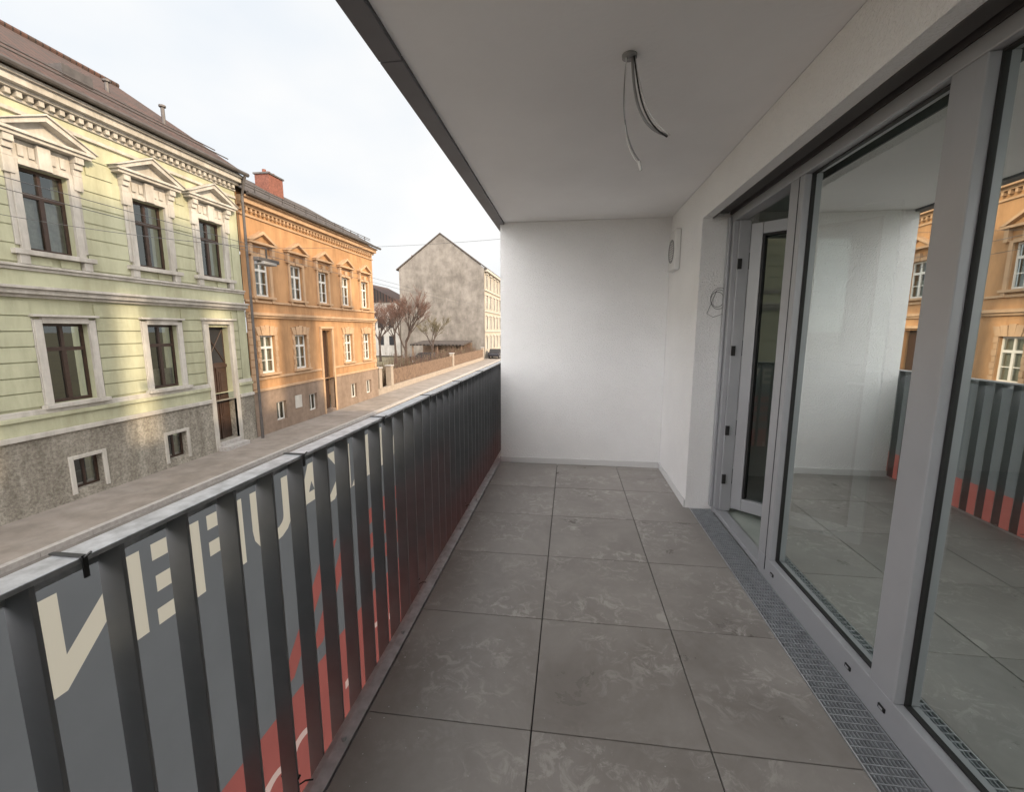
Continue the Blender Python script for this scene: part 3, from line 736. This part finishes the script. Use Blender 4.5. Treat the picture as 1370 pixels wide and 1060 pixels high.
ow=MB('overhead_wires',None)
def sag(a,c,s,n=24): 
    a=Vector(a);c=Vector(c); return [a.lerp(c,i/n)-Vector((0,0,4*s*(i/n)*(1-i/n))) for i in range(n+1)]
ow.tube(sag((-9,-10,2.55+C),(-9,72,2.7+C),.25,40),.007,'wireb',4)
ow.tube(sag((-6.6,-10,1.75+C),(-6.6,72,1.8+C),.2,40),.005,'wireb',4)
ow.tube(sag((FX+.1,8.2,2.6+C),(-6.5,8.96,1.75+C),.1),.006,'wireb',4)
ow.tube(sag((-6.5,8.96,1.75+C),(.0,8.96,1.9+C),.1),.003,'wireb',4)
ow.build()
lp=empty('suspended_street_lamp'); b=MB('lamp_head',lp)
b.tube([(-6.5,8.96,1.72+C),(-6.5,8.96,1.52+C)],.02,'black',6)
b.box(-6.56,-6.44,8.62,9.30,1.44+C,1.52+C,'gutter'); b.box(-6.62,-6.38,8.72,9.12,1.38+C,1.439+C,'wire')
b.build(bevel=.015)

# ------------------------------------------------------------------ light
W=bpy.data.worlds.new("World"); sc.world=W; W.use_nodes=True; nt=W.node_tree
bg=nt.nodes['Background']; bg.inputs[1].default_value=.1
sky=nt.nodes.new('ShaderNodeTexSky'); sky.sky_type='NISHITA'; sky.sun_disc=False
SE=math.radians(24); AZ=math.radians(115)
sky.sun_elevation=SE; sky.sun_rotation=AZ; sky.dust_density=3
tc=nt.nodes.new('ShaderNodeTexCoord'); mp=nt.nodes.new('ShaderNodeMapping'); mp.inputs['Scale'].default_value=(1,1,2.0)
no=nt.nodes.new('ShaderNodeTexNoise'); no.inputs['Scale'].default_value=1.5; no.inputs['Detail'].default_value=5; no.inputs['Roughness'].default_value=.45
rp=nt.nodes.new('ShaderNodeValToRGB'); rp.color_ramp.elements[0].position=.36; rp.color_ramp.elements[1].position=.6
rp.color_ramp.elements[0].color=(8.4,9.2,10.1,1); rp.color_ramp.elements[1].color=(10.8,10.75,10.6,1)
mx=nt.nodes.new('ShaderNodeMix'); mx.data_type='RGBA'; mx.inputs[0].default_value=.92
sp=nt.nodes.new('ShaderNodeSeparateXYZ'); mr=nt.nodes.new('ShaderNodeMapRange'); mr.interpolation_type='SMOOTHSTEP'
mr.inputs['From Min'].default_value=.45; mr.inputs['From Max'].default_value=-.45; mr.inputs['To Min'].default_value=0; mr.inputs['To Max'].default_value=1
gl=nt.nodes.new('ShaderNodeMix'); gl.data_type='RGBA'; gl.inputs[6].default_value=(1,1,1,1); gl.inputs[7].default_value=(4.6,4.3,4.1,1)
vm=nt.nodes.new('ShaderNodeVectorMath'); vm.operation='MULTIPLY'
nt.links.new(tc.outputs['Generated'],mp.inputs[0]); nt.links.new(mp.outputs[0],no.inputs['Vector']); nt.links.new(no.outputs['Fac'],rp.inputs['Fac'])
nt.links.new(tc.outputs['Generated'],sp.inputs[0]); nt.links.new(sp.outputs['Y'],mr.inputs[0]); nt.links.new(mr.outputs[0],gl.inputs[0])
nt.links.new(sky.outputs[0],mx.inputs[6]); nt.links.new(rp.outputs['Color'],mx.inputs[7])
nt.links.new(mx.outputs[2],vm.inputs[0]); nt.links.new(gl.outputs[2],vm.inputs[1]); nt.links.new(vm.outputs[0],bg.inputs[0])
sd=bpy.data.lights.new('sun','SUN'); sd.energy=5; sd.angle=math.radians(2); sd.color=(1,.78,.52)
so=bpy.data.objects.new('sun',sd); sc.collection.objects.link(so)
dirv=Vector((math.sin(AZ)*math.cos(SE),math.cos(AZ)*math.cos(SE),math.sin(SE)))
so.rotation_euler=dirv.to_track_quat('Z','Y').to_euler(); so.location=(20,0,20)

cd=bpy.data.cameras.new('camera'); co=bpy.data.objects.new('camera',cd); sc.collection.objects.link(co)
cd.sensor_width=36; cd.lens=15.37; cd.clip_start=.02; cd.clip_end=3000
co.location=(0,0,C); co.rotation_euler=(math.radians(90-8.55),0,math.radians(7.5)); sc.camera=co
sc.view_settings.view_transform='Standard'; sc.view_settings.look='None'; sc.view_settings.exposure=0
